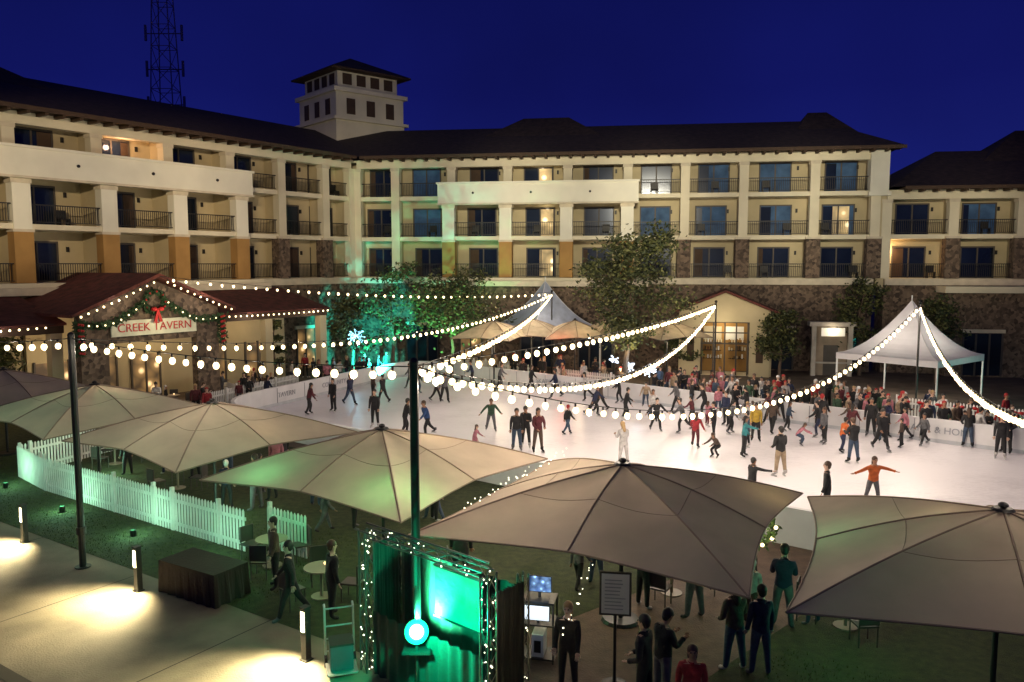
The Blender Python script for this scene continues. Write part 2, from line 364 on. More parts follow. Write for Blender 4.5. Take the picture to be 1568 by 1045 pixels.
# ---------------------------------------------------------------- entrance pavilion
en=group('entrance_pavilion'); em=MB(); T=Matrix.Translation((15.3,57,0))@Matrix.Rotation(math.radians(-14),4,'Z')
em.box(-3.1,-1.7,0,.3,-.3,4.7,ST,T); em.box(1.7,3.1,0,.3,-.3,4.7,ST,T); em.box(-1.7,1.7,.02,.28,3.9,4.7,ST,T)
em.add([T@V(p) for p in((-3.1,0,4.7),(3.1,0,4.7),(0,0,6.0),(-3.1,.3,4.7),(3.1,.3,4.7),(0,.3,6.0))],[(0,1,2),(3,5,4),(0,2,5,3),(1,4,5,2)],ST)
for s in(-1,1):
    em.hexa([T@V(p) for p in((s*3.7,-.6,4.5),(s*3.7,-.6,4.65),(s*3.7,6,4.5),(s*3.7,6,4.65),(0,-.6,6.05),(0,-.6,6.2),(0,6,6.05),(0,6,6.2))],RR)
    em.box(s*3.1-.15,s*3.1+.15,.3,6,-.3,4.6,ST,T)
em.box(-1.7,1.7,2.5,2.55,.05,3.9,OC,T); em.box(-1.7,1.7,.3,2.5,.0,.02,TR,T)
for a in(-1.5,.1): em.box(a,a+1.3,2.46,2.49,2.4,3.4,R.choice([WH,TR]),T)
for z in(1.0,1.6,2.2): em.box(-1.5,-.2,2.1,2.4,z,z+.04,TM,T); em.box(.3,1.5,2.1,2.4,z,z+.04,TM,T)
for i in range(48):
    x=-1.4+i%16*.19; z=(1.04,1.64,2.24)[i//16]
    if -.2<x<.3: continue
    em.box(x,x+.1,2.15,2.3,z,z+R.uniform(.15,.35),R.choice([WH,TR,OC,SP,RR,TM]),T)
for q in(-1.6,-.8,0,.8,1.6): em.box(q-.05,q+.05,.35,.49,0,3.9,FR,T)
for z in(2.3,3.1,3.85): em.box(-1.7,1.7,.36,.48,z-.04,z+.04,FR,T)
for s in(-1,1): em.box(s*2.4-.25,s*2.4+.25,-.03,-.005,1,2.9,TM,T)
em.obj('walls_and_roof',BMATS,en)
light('door_lamp','POINT',T@V((0,-1.4,3.7)),80,(1,.82,.55),.06,en); light('interior_lamp','POINT',T@V((0,1.4,3.5)),90,(1,.8,.5),.1,en)
kb=group('ticket_kiosk'); km=MB(); T=Matrix.Translation((23,57,0))@Matrix.Rotation(math.radians(-10),4,'Z')
km.box(-1.4,-1.1,-.15,.15,0,3.6,1,T); km.box(1.1,1.4,-.15,.15,0,3.6,1,T); km.box(-1.6,1.6,-.3,.6,3.6,3.9,1,T); km.box(-1.1,1.1,.3,.4,0,3.6,0,T); km.box(-.8,.8,-.32,-.28,2.9,3.5,2,T); km.box(-1.1,1.1,-.1,.2,.9,1.0,1,T); km.box(-.5,.5,.28,.299,0,2.2,3,T)
km.obj('kiosk_body',[M('kiosk_wall',(.35,.28,.2),.8),M('kiosk_trim',(.5,.47,.4),.8),M('kiosk_sign',(.8,.8,.7),emis=(1,.9,.7),es=.4),frame],kb)
light('kiosk_lamp','POINT',T@V((0,-.6,3.3)),24,(1,.8,.55),.1,kb)
# ---------------------------------------------------------------- rink
def rounded(pts,r,k=8):
    out=[];n=len(pts)
    for i in range(n):
        p=V(pts[i]);a=(V(pts[i-1])-p).normalized();b=(V(pts[(i+1)%n])-p).normalized()
        A=p+a*r;B=p+b*r
        for j in range(k+1):
            u=j/k; out.append((A*(1-u)**2+p*2*u*(1-u)+B*u*u))
    return out
rpts=rounded([(-15.4,39.8),(-7.2,58.2),(36,20.2),(26,8.6)],4)
icem=bpy.data.materials.new('ice'); icem.use_nodes=True; nt=icem.node_tree; N=nt.nodes; L=nt.links; b=N['Principled BSDF']
tc=N.new('ShaderNodeTexCoord'); n1=N.new('ShaderNodeTexNoise'); n1.inputs['Scale'].default_value=.25; n1.inputs['Detail'].default_value=8; L.new(tc.outputs['Object'],n1.inputs['Vector'])
mp=N.new('ShaderNodeMapping'); mp.inputs['Scale'].default_value=(.5,4,1); mp.inputs['Rotation'].default_value=(0,0,.7); L.new(tc.outputs['Object'],mp.inputs[0])
n2=N.new('ShaderNodeTexNoise'); n2.inputs['Scale'].default_value=4; n2.inputs['Detail'].default_value=8; n2.inputs['Distortion'].default_value=2; L.new(mp.outputs[0],n2.inputs['Vector'])
mx=N.new('ShaderNodeMath'); mx.operation='ADD'; L.new(n1.outputs[0],mx.inputs[0]); L.new(n2.outputs[0],mx.inputs[1])
r=N.new('ShaderNodeValToRGB'); r.color_ramp.elements[0].position=.75; r.color_ramp.elements[1].position=1.2
r.color_ramp.elements[0].color=(.68,.64,.67,1); r.color_ramp.elements[1].color=(.86,.82,.85,1); L.new(mx.outputs[0],r.inputs[0]); L.new(r.outputs[0],b.inputs['Base Color'])
rr=N.new('ShaderNodeMapRange'); rr.inputs[3].default_value=.25; rr.inputs[4].default_value=.45; L.new(n2.outputs[0],rr.inputs[0]); L.new(rr.outputs[0],b.inputs['Roughness'])
sheet('ice_rink',[(p.x,p.y) for p in rpts],.05,icem)
bd=group('rink_barrier'); bm_=MB(); n=len(rpts); cen=V((8,34))
for i in range(n):
    p,q=rpts[i],rpts[(i+1)%n]
    if (q-p).length<.01: continue
    d=(q-p).normalized(); nr=V((d.y,-d.x)); nr=nr if nr.dot(p-cen)>0 else -nr
    def B_(x0,x1,z0,z1,mi):
        a,b_=p+nr*x0,q+nr*x0; c,e_=p+nr*x1,q+nr*x1
        bm_.hexa([V((a.x,a.y,z0)),V((a.x,a.y,z1)),V((c.x,c.y,z0)),V((c.x,c.y,z1)),V((b_.x,b_.y,z0)),V((b_.x,b_.y,z1)),V((e_.x,e_.y,z0)),V((e_.x,e_.y,z1))],mi)
    B_(0,.1,.0,1.05,0); B_(-.03,.13,1.05,1.12,0); B_(-.012,0,.051,.22,1)
    k=int((q-p).length/2.4)
    for j in range(k):
        c=p+d*(2.4*(j+.5)); bm_.tube((c.x+nr.x*-.015,c.y+nr.y*-.015,.2),(c.x+nr.x*-.015,c.y+nr.y*-.015,1.05),.018,n=4,mi=2)
bm_.obj('boards',[M('board_white',(.7,.69,.7),.6,var=.12,scale=1),M('kick_plate',(.5,.52,.55),.5),M('board_seam',(.3,.3,.32),.5)],bd,recalc=False)
a,b_=V((-7.2,58.2)),V((36,20.2)); dd=(b_-a).normalized(); nn=V((-dd.y,dd.x)); nn=nn if nn.y<0 else -nn
for u,tx in((13,'SKATE & PLAY'),(26.5,'HOLIDAYS'),(35,'BANK & HOME'),(46,'WELCOME')):
    p=a+dd*u+nn*.03; text('board_text',tx,(p.x,p.y,.62),(dd.x,dd.y,0),.42,grey,bd)
a2,b2=V((-15.4,39.8)),V((-7.2,58.2)); d2=(b2-a2).normalized(); n2_=V((d2.y,-d2.x))
for u,tx in((6,'TAVERN'),(11,'COMMUNITY FIRST'),):
    p=a2+d2*u+n2_*.03; text('board_text',tx,(p.x,p.y,.62),(d2.x,d2.y,0),.4,grey,bd)
# ---------------------------------------------------------------- strings of lights
bulbm=M('bulb_glow',(1,.9,.7),emis=(1,.76,.4),es=4,var=0); cab=blk
def string(A,B,sag,power,r=.07,step=.62,every=3,pl=True,name='string_lights'):
    # power is watts per metre of string
    A=V(A);B=V(B); g=group(name); m=MB(); k=int((B-A).length/step); k=max(k,2); prev=None
    for i in range(k+1):
        u=i/k; p=A.lerp(B,u)-V((0,0,sag*4*u*(1-u)))
        if prev: m.tube(prev,p,.012,n=4,mi=0,cap=False)
        prev=p
        if 0<i<k:
            m.tube(p,p-V((0,0,.1)),.025,n=5,mi=0); m.ball(p-V((R.uniform(-.02,.02),0,.1+r*.9)),r*R.uniform(.92,1.08),8,6,1,(1,1,1.15))
            if pl and i%every==every//2:
                f=1 if power<16 else max(.3,min(1,(p.y-15)/10)); light('bulb_lamp','POINT',p-V((0,0,.1+2.2*r)),power*f*step*every,(1,.84,.67),.04,g)
    m.obj('cable_and_bulbs',[cab,bulbm],g,smooth=True,recalc=False)
p0,p1,p2,p3=(-21,26.2,6.1),(-11.4,20.5,6.1),(-1.84,14.8,6.1),(7.7,9.1,6.1)
R1,R2,R3=(12.3,48,5.7),(20,39,6.1),(2.9,58,6.0)
PW=62
string(p0,p1,.3,13,.075); string(p1,p2,.18,13,.075,.5)
string(p1,R3,1.3,PW*.7); string(p2,R1,.3,PW,step=.7); string(p2,R1,1.95,PW,step=.5); string(p2,R2,2.6,PW,r=.075,step=.55); string(R2,p3,1.7,PW,step=.42,every=4); string(p2,R3,.6,PW*.6,step=.8)
string(FW(22.5,8.6,7.4),R3,.5,9,.07,every=10)
for a,b in((FW(22.5,8.6,7.4),FW(27.1,8.6,5.5)),(FW(22.5,8.6,7.4),FW(17.9,8.6,5.5)),(FW(27.1,6.8,5.1),FW(42,6.8,5.1)),(FW(17.9,6.8,5.1),FW(9,6.8,5.1))):
    string(a,b,.06,5,.05,.4,12)
for i,p in enumerate((p0,p1,p2,p3,R1,R2,R3)):
    m=MB(); m.tube((p[0],p[1],0),(p[0],p[1],p[2]+.05),.085 if i<4 else .05,n=10); m.tube((p[0],p[1],0),(p[0],p[1],.03),.2,n=12); m.ball((p[0],p[1],p[2]+.08),.09,8,6); m.tube((p[0],p[1],.9),(p[0],p[1],1.1),.12,n=10)
    m.obj('light_pole',[blk],smooth=False)
# ---------------------------------------------------------------- umbrellas
fab=M('umbrella_fabric',(.6,.48,.36),.85,var=.15,scale=.9,trans=.32,bump=.15,bscale=2)
seam=M('umbrella_seam',(.28,.21,.15),.8)
def umbrella(name,c,rot,diag,ze,za,mats,k=12):
    g=group(name); m=MB(); c=V((c[0],c[1],0)); h=diag/2
    cor=[c+V((h*math.cos(rot+i*math.pi/2),h*math.sin(rot+i*math.pi/2),ze)) for i in range(4)]
    ap=c+V((0,0,za))
    def pt(i,s,r):
        A,B=cor[i],cor[(i+1)%4]; e_=A.lerp(B,s); mid=(A+B)/2
        inw=(V((c.x,c.y,ze))-mid)*.09*math.sin(math.pi*s)**1; e_=e_+inw; e_.z=ze+.12*math.sin(math.pi*s)
        p=ap.lerp(e_,r); rib=abs(math.sin(2*math.pi*s)); p.z+= .10*(za-ze)*math.sin(math.pi*r)*(1) - .11*rib*math.sin(math.pi*min(1,r*.9)); return p
    for i in range(4):
        vs=[pt(i,a/k,b/k) for b in range(k+1) for a in range(k+1)]
        m.add(vs,[(b*(k+1)+a,b*(k+1)+a+1,(b+1)*(k+1)+a+1,(b+1)*(k+1)+a) for b in range(k) for a in range(k)],0)
        for s in(0,.5):
            for b in range(k): m.tube(pt(i,s,b/k)+V((0,0,.003)),pt(i,s,(b+1)/k)+V((0,0,.003)),.022,n=4,mi=1,cap=False)
            m.tube(pt(i,s,.02)-V((0,0,.1)),pt(i,s,.98)-V((0,0,.06)),.022,n=5,mi=2)
            m.tube(c+V((0,0,ze-.35)),pt(i,s,.45)-V((0,0,.07)),.018,n=5,mi=2)
        for r_ in(.5,):
            for a in range(k): m.tube(pt(i,a/k,r_)+V((0,0,.002)),pt(i,(a+1)/k,r_)+V((0,0,.002)),.007,n=4,mi=1,cap=False)
        for a in range(k):
            m.tube(pt(i,a/k,1),pt(i,(a+1)/k,1),.02,n=4,mi=1,cap=False)
    m.obj('canopy',mats,g,smooth=True,recalc=False)
    q=MB(); q.tube(c,c+V((0,0,za+.02)),.05,n=10); q.ball(c+V((0,0,za+.09)),.09,10,6,0,(1,1,.6)); q.tube(c+V((0,0,za)),c+V((0,0,za+.04)),.2,.16,n=12); q.tube(c,c+V((0,0,.08)),.45,.4,n=16)
    q.obj('pole',[blk],g); return g
UM=[fab,seam,blk]
for c,rot,dg in(((-21.4,33.2),8,8.9),((-15.4,29.1),8,8.9),((-9.6,25.2),8.5,9.1),((-3.5,21.1),14,9.3),((2.45,17.3),18,9.6),((8.85,14.0),22,9.7)):
    umbrella('patio_umbrella',c,math.radians(rot),dg,2.5,3.6,UM)
for c,pw in(((-15.2,29.7,2.9),90),((-9.2,25.8,2.7),24),((-2.6,21.9,2.8),90),((1.0,18.8,2.9),80),((8.4,14.8,2.7),18)):
    light('umbrella_fill','POINT',c,pw,(1,.85,.58),.08)  # added fill under the canopies so the fabric panels glow cream
creamf=M('cream_canvas',(.6,.5,.34),.8,trans=.4)
for i,c in enumerate([(-1.2,52.6),(1.4,54.5),(4.2,53),(7,54.5),(10.4,53.2)]):
    umbrella('cafe_umbrella',c,math.radians(20+i*13),6.0,3.2,4.3,[creamf,seam,blk],k=6)
    if i!=1: light('cafe_lamp','POINT',(c[0]+.4,c[1]-.5,2.7),110,(1,.8,.5),.1)
def tent(c,rot,h,ze,za,mat):
    g=group('peaked_tent'); m=MB(); T=Matrix.Translation((c[0],c[1],0))@Matrix.Rotation(rot,4,'Z'); k=10
    def pt(i,s,r):
        a=[(-h,-h),(h,-h),(h,h),(-h,h)]; A=V(a[i]).lerp(V(a[(i+1)%4]),s)
        return T@V((A.x*r,A.y*r,ze+(za-ze)*((1-r)**1.7)))
    for i in range(4):
        m.add([pt(i,a/k,b/k) for b in range(k+1) for a in range(k+1)],[(b*(k+1)+a,b*(k+1)+a+1,(b+1)*(k+1)+a+1,(b+1)*(k+1)+a) for b in range(k) for a in range(k)],0)
        Q=Matrix.Rotation(math.pi/2*i,4,'Z'); m.box(-h,h,-h-.01,-h+.01,ze-.35,ze,0,T@Q)
        m.box(-h,-h+.08,-h,-h+.08,0,ze,1,T@Q)
        for b in range(k): m.tube(pt(i,0,b/k),pt(i,0,(b+1)/k),.02,n=4,mi=1,cap=False)
    m.tube(T@V((0,0,za-.1)),T@V((0,0,za+.3)),.04,n=6,mi=1)
    m.obj('tent_canopy_and_legs',[mat,white],g,smooth=False,recalc=False)
    return g
tent((23.6,47),math.radians(38),2.95,2.75,5.9,M('tent_white',(.8,.78,.8),.6,var=.05,trans=.35))
tent((2.5,60),math.radians(30),3.0,3.4,6.8,M('tent_blue',(.42,.48,.6),.6,trans=.2))
light('tent_fill','POINT',(23.6,47,2.5),300,(1,.88,.72),.1)  # added fill that whitens the tent canvas, no fixture there
# ---------------------------------------------------------------- fences
def fence(pts,h=1.05,sp=.14):
    m=MB()
    for a,b in zip(pts[:-1],pts[1:]):
        a=V(a);b=V(b);d=(b-a);l=d.length;d.normalize();q=V((-d.y,d.x))
        T=Matrix(((d.x,q.x,0,a.x),(d.y,q.y,0,a.y),(0,0,1,0),(0,0,0,1)))
        m.box(0,l,.01,.04,.22,.31,0,T); m.box(0,l,.01,.04,h-.33,h-.24,0,T)
        for i in range(int(l/sp)+1):
            x=i*sp; z=h+R.uniform(-.012,.012)
            m.box(x,x+.08,-.012,.008,.05,z-.06,0,T)
            m.add([T@V(p) for p in((x,-.012,z-.06),(x+.08,-.012,z-.06),(x+.04,-.012,z),(x,.008,z-.06),(x+.08,.008,z-.06),(x+.04,.008,z))],[(0,1,2),(3,5,4),(0,2,5,3),(1,4,5,2)],0)
        for i in range(int(l/2.2)+1): m.box(i*2.2-.05,i*2.2+.05,.04,.14,0,h+.08,0,T)
    return m.obj('picket_fence',[white],recalc=False)
fence([(-17,34),(-18.6,29.4),(-16.6,27.6),(-10.3,23.4),(-7.4,21.5)],1.25)
fence([(-6.9,21.9),(-5.6,21.0)],1.25); 
fence([(-13.8,50.5),(-17,42)]); fence([(-5,58.5),(-2,58),(1.2,55.3)]); fence([(3,53.4),(6.5,50.3)]); fence([(12,46.4),(15,43.7)],1.1); fence([(19.2,39.3),(23.4,35.6)],1.45); fence([(25,37),(31,32)],1.1); fence([(-16,46),(-20,50)])
m=MB()
for i in range(7):
    p=V((19.2,39.3)).lerp(V((23.4,35.6)),(i+.5)/7); c=V((p.x-.06,p.y-.08,1.25))
    for s in(-1,1): m.ball(c+V((.75*s*.13,-.66*s*.13,.02)),.13,8,6,0,(.9,.9,.6)); m.tube(c,c+V((.75*s*.1,-.66*s*.1,-.42)),.03,.06,5,0)
    m.ball(c,.06,6,5,0)
m.obj('red_bow',[red],smooth=True)
# ---------------------------------------------------------------- bollards
for p in((-19.1,25.7),(-14.1,22.4),(-9.2,18.95),(-4.18,15.5),(.9,12.1)):
    g=group('bollard_light'); m=MB(); T=Matrix.Translation((p[0],p[1],0))@Matrix.Rotation(math.radians(-33),4,'Z')
    m.box(-.07,.07,-.07,.07,0,1.1,0,T); m.box(-.1,.1,-.1,.1,0,.03,0,T); m.box(-.05,.05,-.085,-.0705,.62,1.04,1,T); m.box(-.08,.08,-.09,.08,1.1,1.13,0,T)
    m.obj('post',[blk,M('bollard_lens',(1,.9,.7),emis=(1,.85,.5),es=4)],g)
    light('lens_lamp','SPOT',T@V((0,-.13,.98)),1700,(1,.84,.46),.05,g,T@V((0,-1.1,0)),130,.8)
# ---------------------------------------------------------------- stage with truss
def truss(m,a,b,w=.1):
    a=V(a);b=V(b);d=(b-a).normalized(); u=d.orthogonal().normalized(); v=d.cross(u); l=(b-a).length; k=max(2,int(l/.35))
    o=[(u+v)*w,(u-v)*w,(-u-v)*w,(-u+v)*w]
    for i in range(4):
        m.tube(a+o[i],b+o[i],.018,n=6)
        for j in range(k): m.tube(a.lerp(b,j/k)+o[i],a.lerp(b,(j+1)/k)+o[(i+1)%4],.009,n=4,cap=False)
stg=group('stage_truss'); m=MB(); A=(-2.85,15.1);B=(-.4,13.0);A2=(-2.25,15.9);B2=(.2,13.8); H=2.85
for q in(A,B): truss(m,(*q,0),(*q,H))
truss(m,(*A2,0),(*A2,2.3),.07); truss(m,(*B2,0),(*B2,2.5),.07)
truss(m,(*A,H),(*B,H))
m.obj('truss_frame',[M('dark_aluminium',(.09,.09,.09),.4,metal=.6)],stg)
cl=M('black_cloth',(.035,.042,.038),.9,bump=.3,bscale=6); m=MB()
def curtain(a,b,z0,z1,mi=0,amp=.035):
    a=V(a);b=V(b);d=b-a;nr=V((-d.y,d.x)).normalized();k=60; vs=[]
    for i in range(k+1):
        p=a+d*i/k+nr*amp*(math.sin(i*1.1)+.5*math.sin(i*.37))
        vs+=[V((p.x,p.y,z0)),V((p.x,p.y,z1))]
    m.add(vs,[(2*i,2*i+2,2*i+3,2*i+1) for i in range(k)],mi)
curtain((-2.75,15.35),(-2.3,15.95),.02,2.5); curtain((-2.2,15.75),(.15,13.7),.02,2.3); curtain((-2.7,14.9),(-.5,13.05),.02,1.3); curtain((.2,13.7),(-.35,13.1),.02,2.4,1)
m.obj('curtains',[cl,M('side_cloth',(.012,.012,.012),.9)],stg,smooth=True,recalc=False)
m=MB(); T=Matrix.Translation((-1.0,14.25,0))@Matrix.Rotation(math.radians(-41),4,'Z'); m.box(-.62,.62,0,.05,1.35,2.3,0,T); m.box(-.66,.66,-.01,.06,1.31,1.35,1,T); m.box(-.66,.66,-.01,.06,2.3,2.34,1,T)
m.obj('backdrop_panel',[M('teal_cloth',(.11,.2,.17),.6,var=.6,scale=1.5,bump=.3),blk],stg)
sl=group('stage_light'); m=MB(); c=V((-1.72,13.78,1.42)); d=V((.13,-.85,.35)).normalized()
m.tube(c-d*.3,c-d*.02,.13,.19,18); m.tube(c-V((0,0,.35)),c-V((0,0,.1)),.03); m.box(-.25,.25,-.16,.2,1.02,1.07,0,Matrix.Translation((-1.72,13.85,0))); m.tube((-1.72,13.85,0),(-1.72,13.85,1.05),.03); m.obj('can',[blk],sl)
m=MB(); m.ball(c+d*.1,.13,20,12); m.obj('lens',[M('green_lens',(.5,1,.8),emis=(.8,1,.9),es=4,var=0)],sl,smooth=True)
m=MB()
for i in range(24):
    a=2*math.pi*i/24; b_=2*math.pi*(i+1)/24; q=d.to_track_quat('Z','Y')
    m.tube(c+q@V((.17*math.cos(a),.17*math.sin(a),.03)),c+q@V((.17*math.cos(b_),.17*math.sin(b_),.03)),.05,n=8,cap=False)
m.obj('halo_ring',[M('green_halo',(0,1,.5),emis=(.02,1,.4),es=1.4,var=0)],sl,smooth=True)  # glowing ring stands in for the green halo around the lens
light('green_lamp','POINT',c+d*.5+V((0,0,-.1)),330,(0,1,.42),.03,sl); light('green_lamp','POINT',(-1.35,13.75,1.9),24,(0,1,.55),.05,sl); light('green_lamp','SPOT',(-1.8,14.6,1.2),2200,(.05,1,.4),.05,sl,(.6,17,3),120,.8)
fm=MB()
def fairy(a,b,n,j=.13,mb=None):
    a=V(a);b=V(b)
    for i in range(n):
        u=i/n; p=a.lerp(b,u); p=p+V((R.uniform(-j,j),R.uniform(-j,j),R.uniform(-j,j))); (mb or fm).ball(p,R.uniform(.01,.018),5,4)
fairy((*A,0),(*A,H),40); fairy((*B,0),(*B,H),40); fairy((*A,H),(*B,H),24); fairy((*B2,0),(*B2,2.4),20)
fairy((-1.0,16.8,2.8),(1.4,19.9,3.3),34,.1); fairy((.9,14.0,1.3),(1.9,15.6,2.6),20,.08)
fm.obj('fairy_lights',[M('fairy',(1,.95,.8),emis=(1,.92,.7),es=4)],stg,recalc=False)
light('fairy_glow','POINT',(B[0]+.3,B[1]-.3,2.2),5,(1,.85,.6),.1,stg)
for x,y,z,pw in((-14.6,25.2,.5,70),(-11.2,22.9,.5,60),(-18.2,28.0,.6,70),(-8.4,21.0,.5,45),(-9.0,24.3,.7,70),(-15.5,29.5,.8,120)): light('green_uplight','POINT',(x,y,z),pw,(.42,1,.62),.03)
m=MB()
for x,y in((-14.6,25.2),(-11.2,22.9),(-18.2,28.0),(-8.4,21.0)): m.tube((x,y,0),(x,y,.18),.08,.09,10); m.tube((x,y,.18),(x,y,.2),.08,n=10,mi=1)
m.obj('ground_uplight',[blk,M('green_led',(0,.05,.02),.6)])
light('green_uplight','POINT',(6.6,15.2,1.6),40,(.1,1,.4),.1); light('green_uplight','POINT',(-6.2,20.0,2.0),70,(.15,1,.4),.05); light('green_uplight','POINT',(-2.6,18.2,1.9),110,(.25,1,.35),.05)
light('teal_uplight','SPOT',(-9.5,55,.5),10000,(.02,.9,.75),.1,None,(-12.5,64,3),60,.4)
light('green_uplight','SPOT',(-4.6,51.8,.4),3800,(.25,1,.35),.1,None,(-4.2,55,5.5),75,.5); light('teal_uplight','SPOT',(-8.8,53.6,.4),5000,(.05,1,.65),.1,None,(-9.5,57.3,4.8),80,.5)
light('tree_fill','SPOT',(6.8,47.3,.4),1500,(1,.8,.45),.1,None,(7.2,50.2,6.5),70,.5)  # fill added to brighten the big tree's leaves from below
light('teal_uplight','POINT',(27.2,41,1.2),160,(.05,1,.7),.1)
light('table_lamp','POINT',(-8.0,24.4,2.2),16,(1,.6,.3),.06)
def snow(c,s,col):
    m=MB(); c=V(c)
    for i in range(14):
        d=V((R.uniform(-1,1),R.uniform(-1,1),R.uniform(-1,1))).normalized(); m.tube(c,c+d*s,.025,.015,5); m.ball(c+d*s,.05,6,4)
        m.tube(c+d*s*.6,c+d*s*.6+d.orthogonal()*s*.25,.015,n=4)
    m.tube((c.x,c.y,0),c,.035,n=6,mi=1); m.obj('lit_snowflake_sculpture',[M('snow%s'%str(col),col,emis=col,es=2.5),blk])
snow((-11,56,3.0),.6,(.35,.8,1)); light('snowflake_lamp','POINT',(-11,55.2,2.9),70,(.35,.8,1),.05)
snow((7.5,51,1.5),.42,(.75,.85,1)); snow((8.7,50,1.3),.42,(.75,.85,1)); snow((6.6,51,1.9),.3,(.75,.85,1)); light('snowflake_lamp','POINT',(7.8,49.4,1.8),70,(.7,.85,1),.03)
# ---------------------------------------------------------------- trees
bark=M('bark',(.12,.085,.06),.9,bump=.5,bscale=12)
lfA=M('leaf_dark',(.035,.048,.015),.7,var=.4,scale=1.5); lfB=M('leaf_light',(.11,.12,.035),.7,var=.4,scale=1.5)
def tree(loc,h,r,cb,n=4200,name='tree',ls=.15,mats=None):
    m=MB(); p=V(loc); tips=[]
    cur=p; rad=.035*h**.9*.5+.05
    seg=5; 
    for i in range(seg):
        nx=p+V((math.sin(i*1.7)*.06*h*.3,math.cos(i*2.1)*.05*h*.3,h*.85*(i+1)/seg)); m.tube(cur,nx,rad*(1-i/seg*.75),rad*(1-(i+1)/seg*.75),8,0); 
        if nx.z>cb*.75:
            for j in range(5):
                a=R.uniform(0,6.28); u=(nx.z-cb*.6)/(h-cb*.6); L_=r*(1.05-.65*max(0,u-.3))*R.uniform(.55,1.1)
                e_=nx+V((math.cos(a)*L_,math.sin(a)*L_,L_*R.uniform(.15,.7))); mdl=nx.lerp(e_,.5)+V((R.uniform(-.2,.2),R.uniform(-.2,.2),.1))
                m.tube(nx,mdl,rad*.35,rad*.2,5,0); m.tube(mdl,e_,rad*.2,.012,4,0)
                for q in(mdl,e_): tips.append((q,r*R.uniform(.15,.28)))
                for _ in range(3):
                    e2=mdl.lerp(e_,R.random())+V((R.gauss(0,.25),R.gauss(0,.25),R.gauss(.1,.2)))*r*.8; m.tube(mdl,e2,rad*.12,.01,4,0); tips.append((e2,r*R.uniform(.1,.2)))
        cur=nx
    tips.append((cur,r*.3)); tips.append((cur+V((0,0,h*.08)),r*.2))
    for i in range(n):
        c,s=tips[R.randrange(len(tips))]; q=c+V((R.gauss(0,s),R.gauss(0,s),R.gauss(0,s*.7)))
        a=V((R.uniform(-1,1),R.uniform(-1,1),R.uniform(-.7,.7))).normalized()*ls*R.uniform(.6,1.2); b=a.cross(V((R.uniform(-1,1),R.uniform(-1,1),R.uniform(-1,1)))).normalized()*ls*.5
        m.quad(q-a,q+b,q+a,q-b,1 if R.random()<.6 else 2)
    return m.obj(name,mats or [bark,lfA,lfB],recalc=False)
tree((7.2,50,0),10.2,2.7,4.2,7500); tree((-4.2,55,0),6.6,2.9,3.2,5200); tree((-8.6,57,0),8.0,1.7,3.6,1700)
tree((-11.6,57.5,0),5.6,1.8,2.2,2600); tree((18.8,55.5,0),4.8,1.3,1.6,2400,'evergreen_shrub'); tree((25.2,57.3,0),6.8,1.5,2.2,2600); tree((28.5,53,0),5.8,1.4,2,2400)
tree((-27.5,41,0),4.4,1.8,1.0,2600,'evergreen_shrub'); tree((-15.4,51.3,0),4.6,.6,1.2,1500,'potted_cypress')
tree((12.5,58,0),3.4,1.1,.8,1500,'evergreen_shrub'); tree((8.2,11.3,0),1.2,.7,.2,900,'evergreen_shrub',ls=.06)
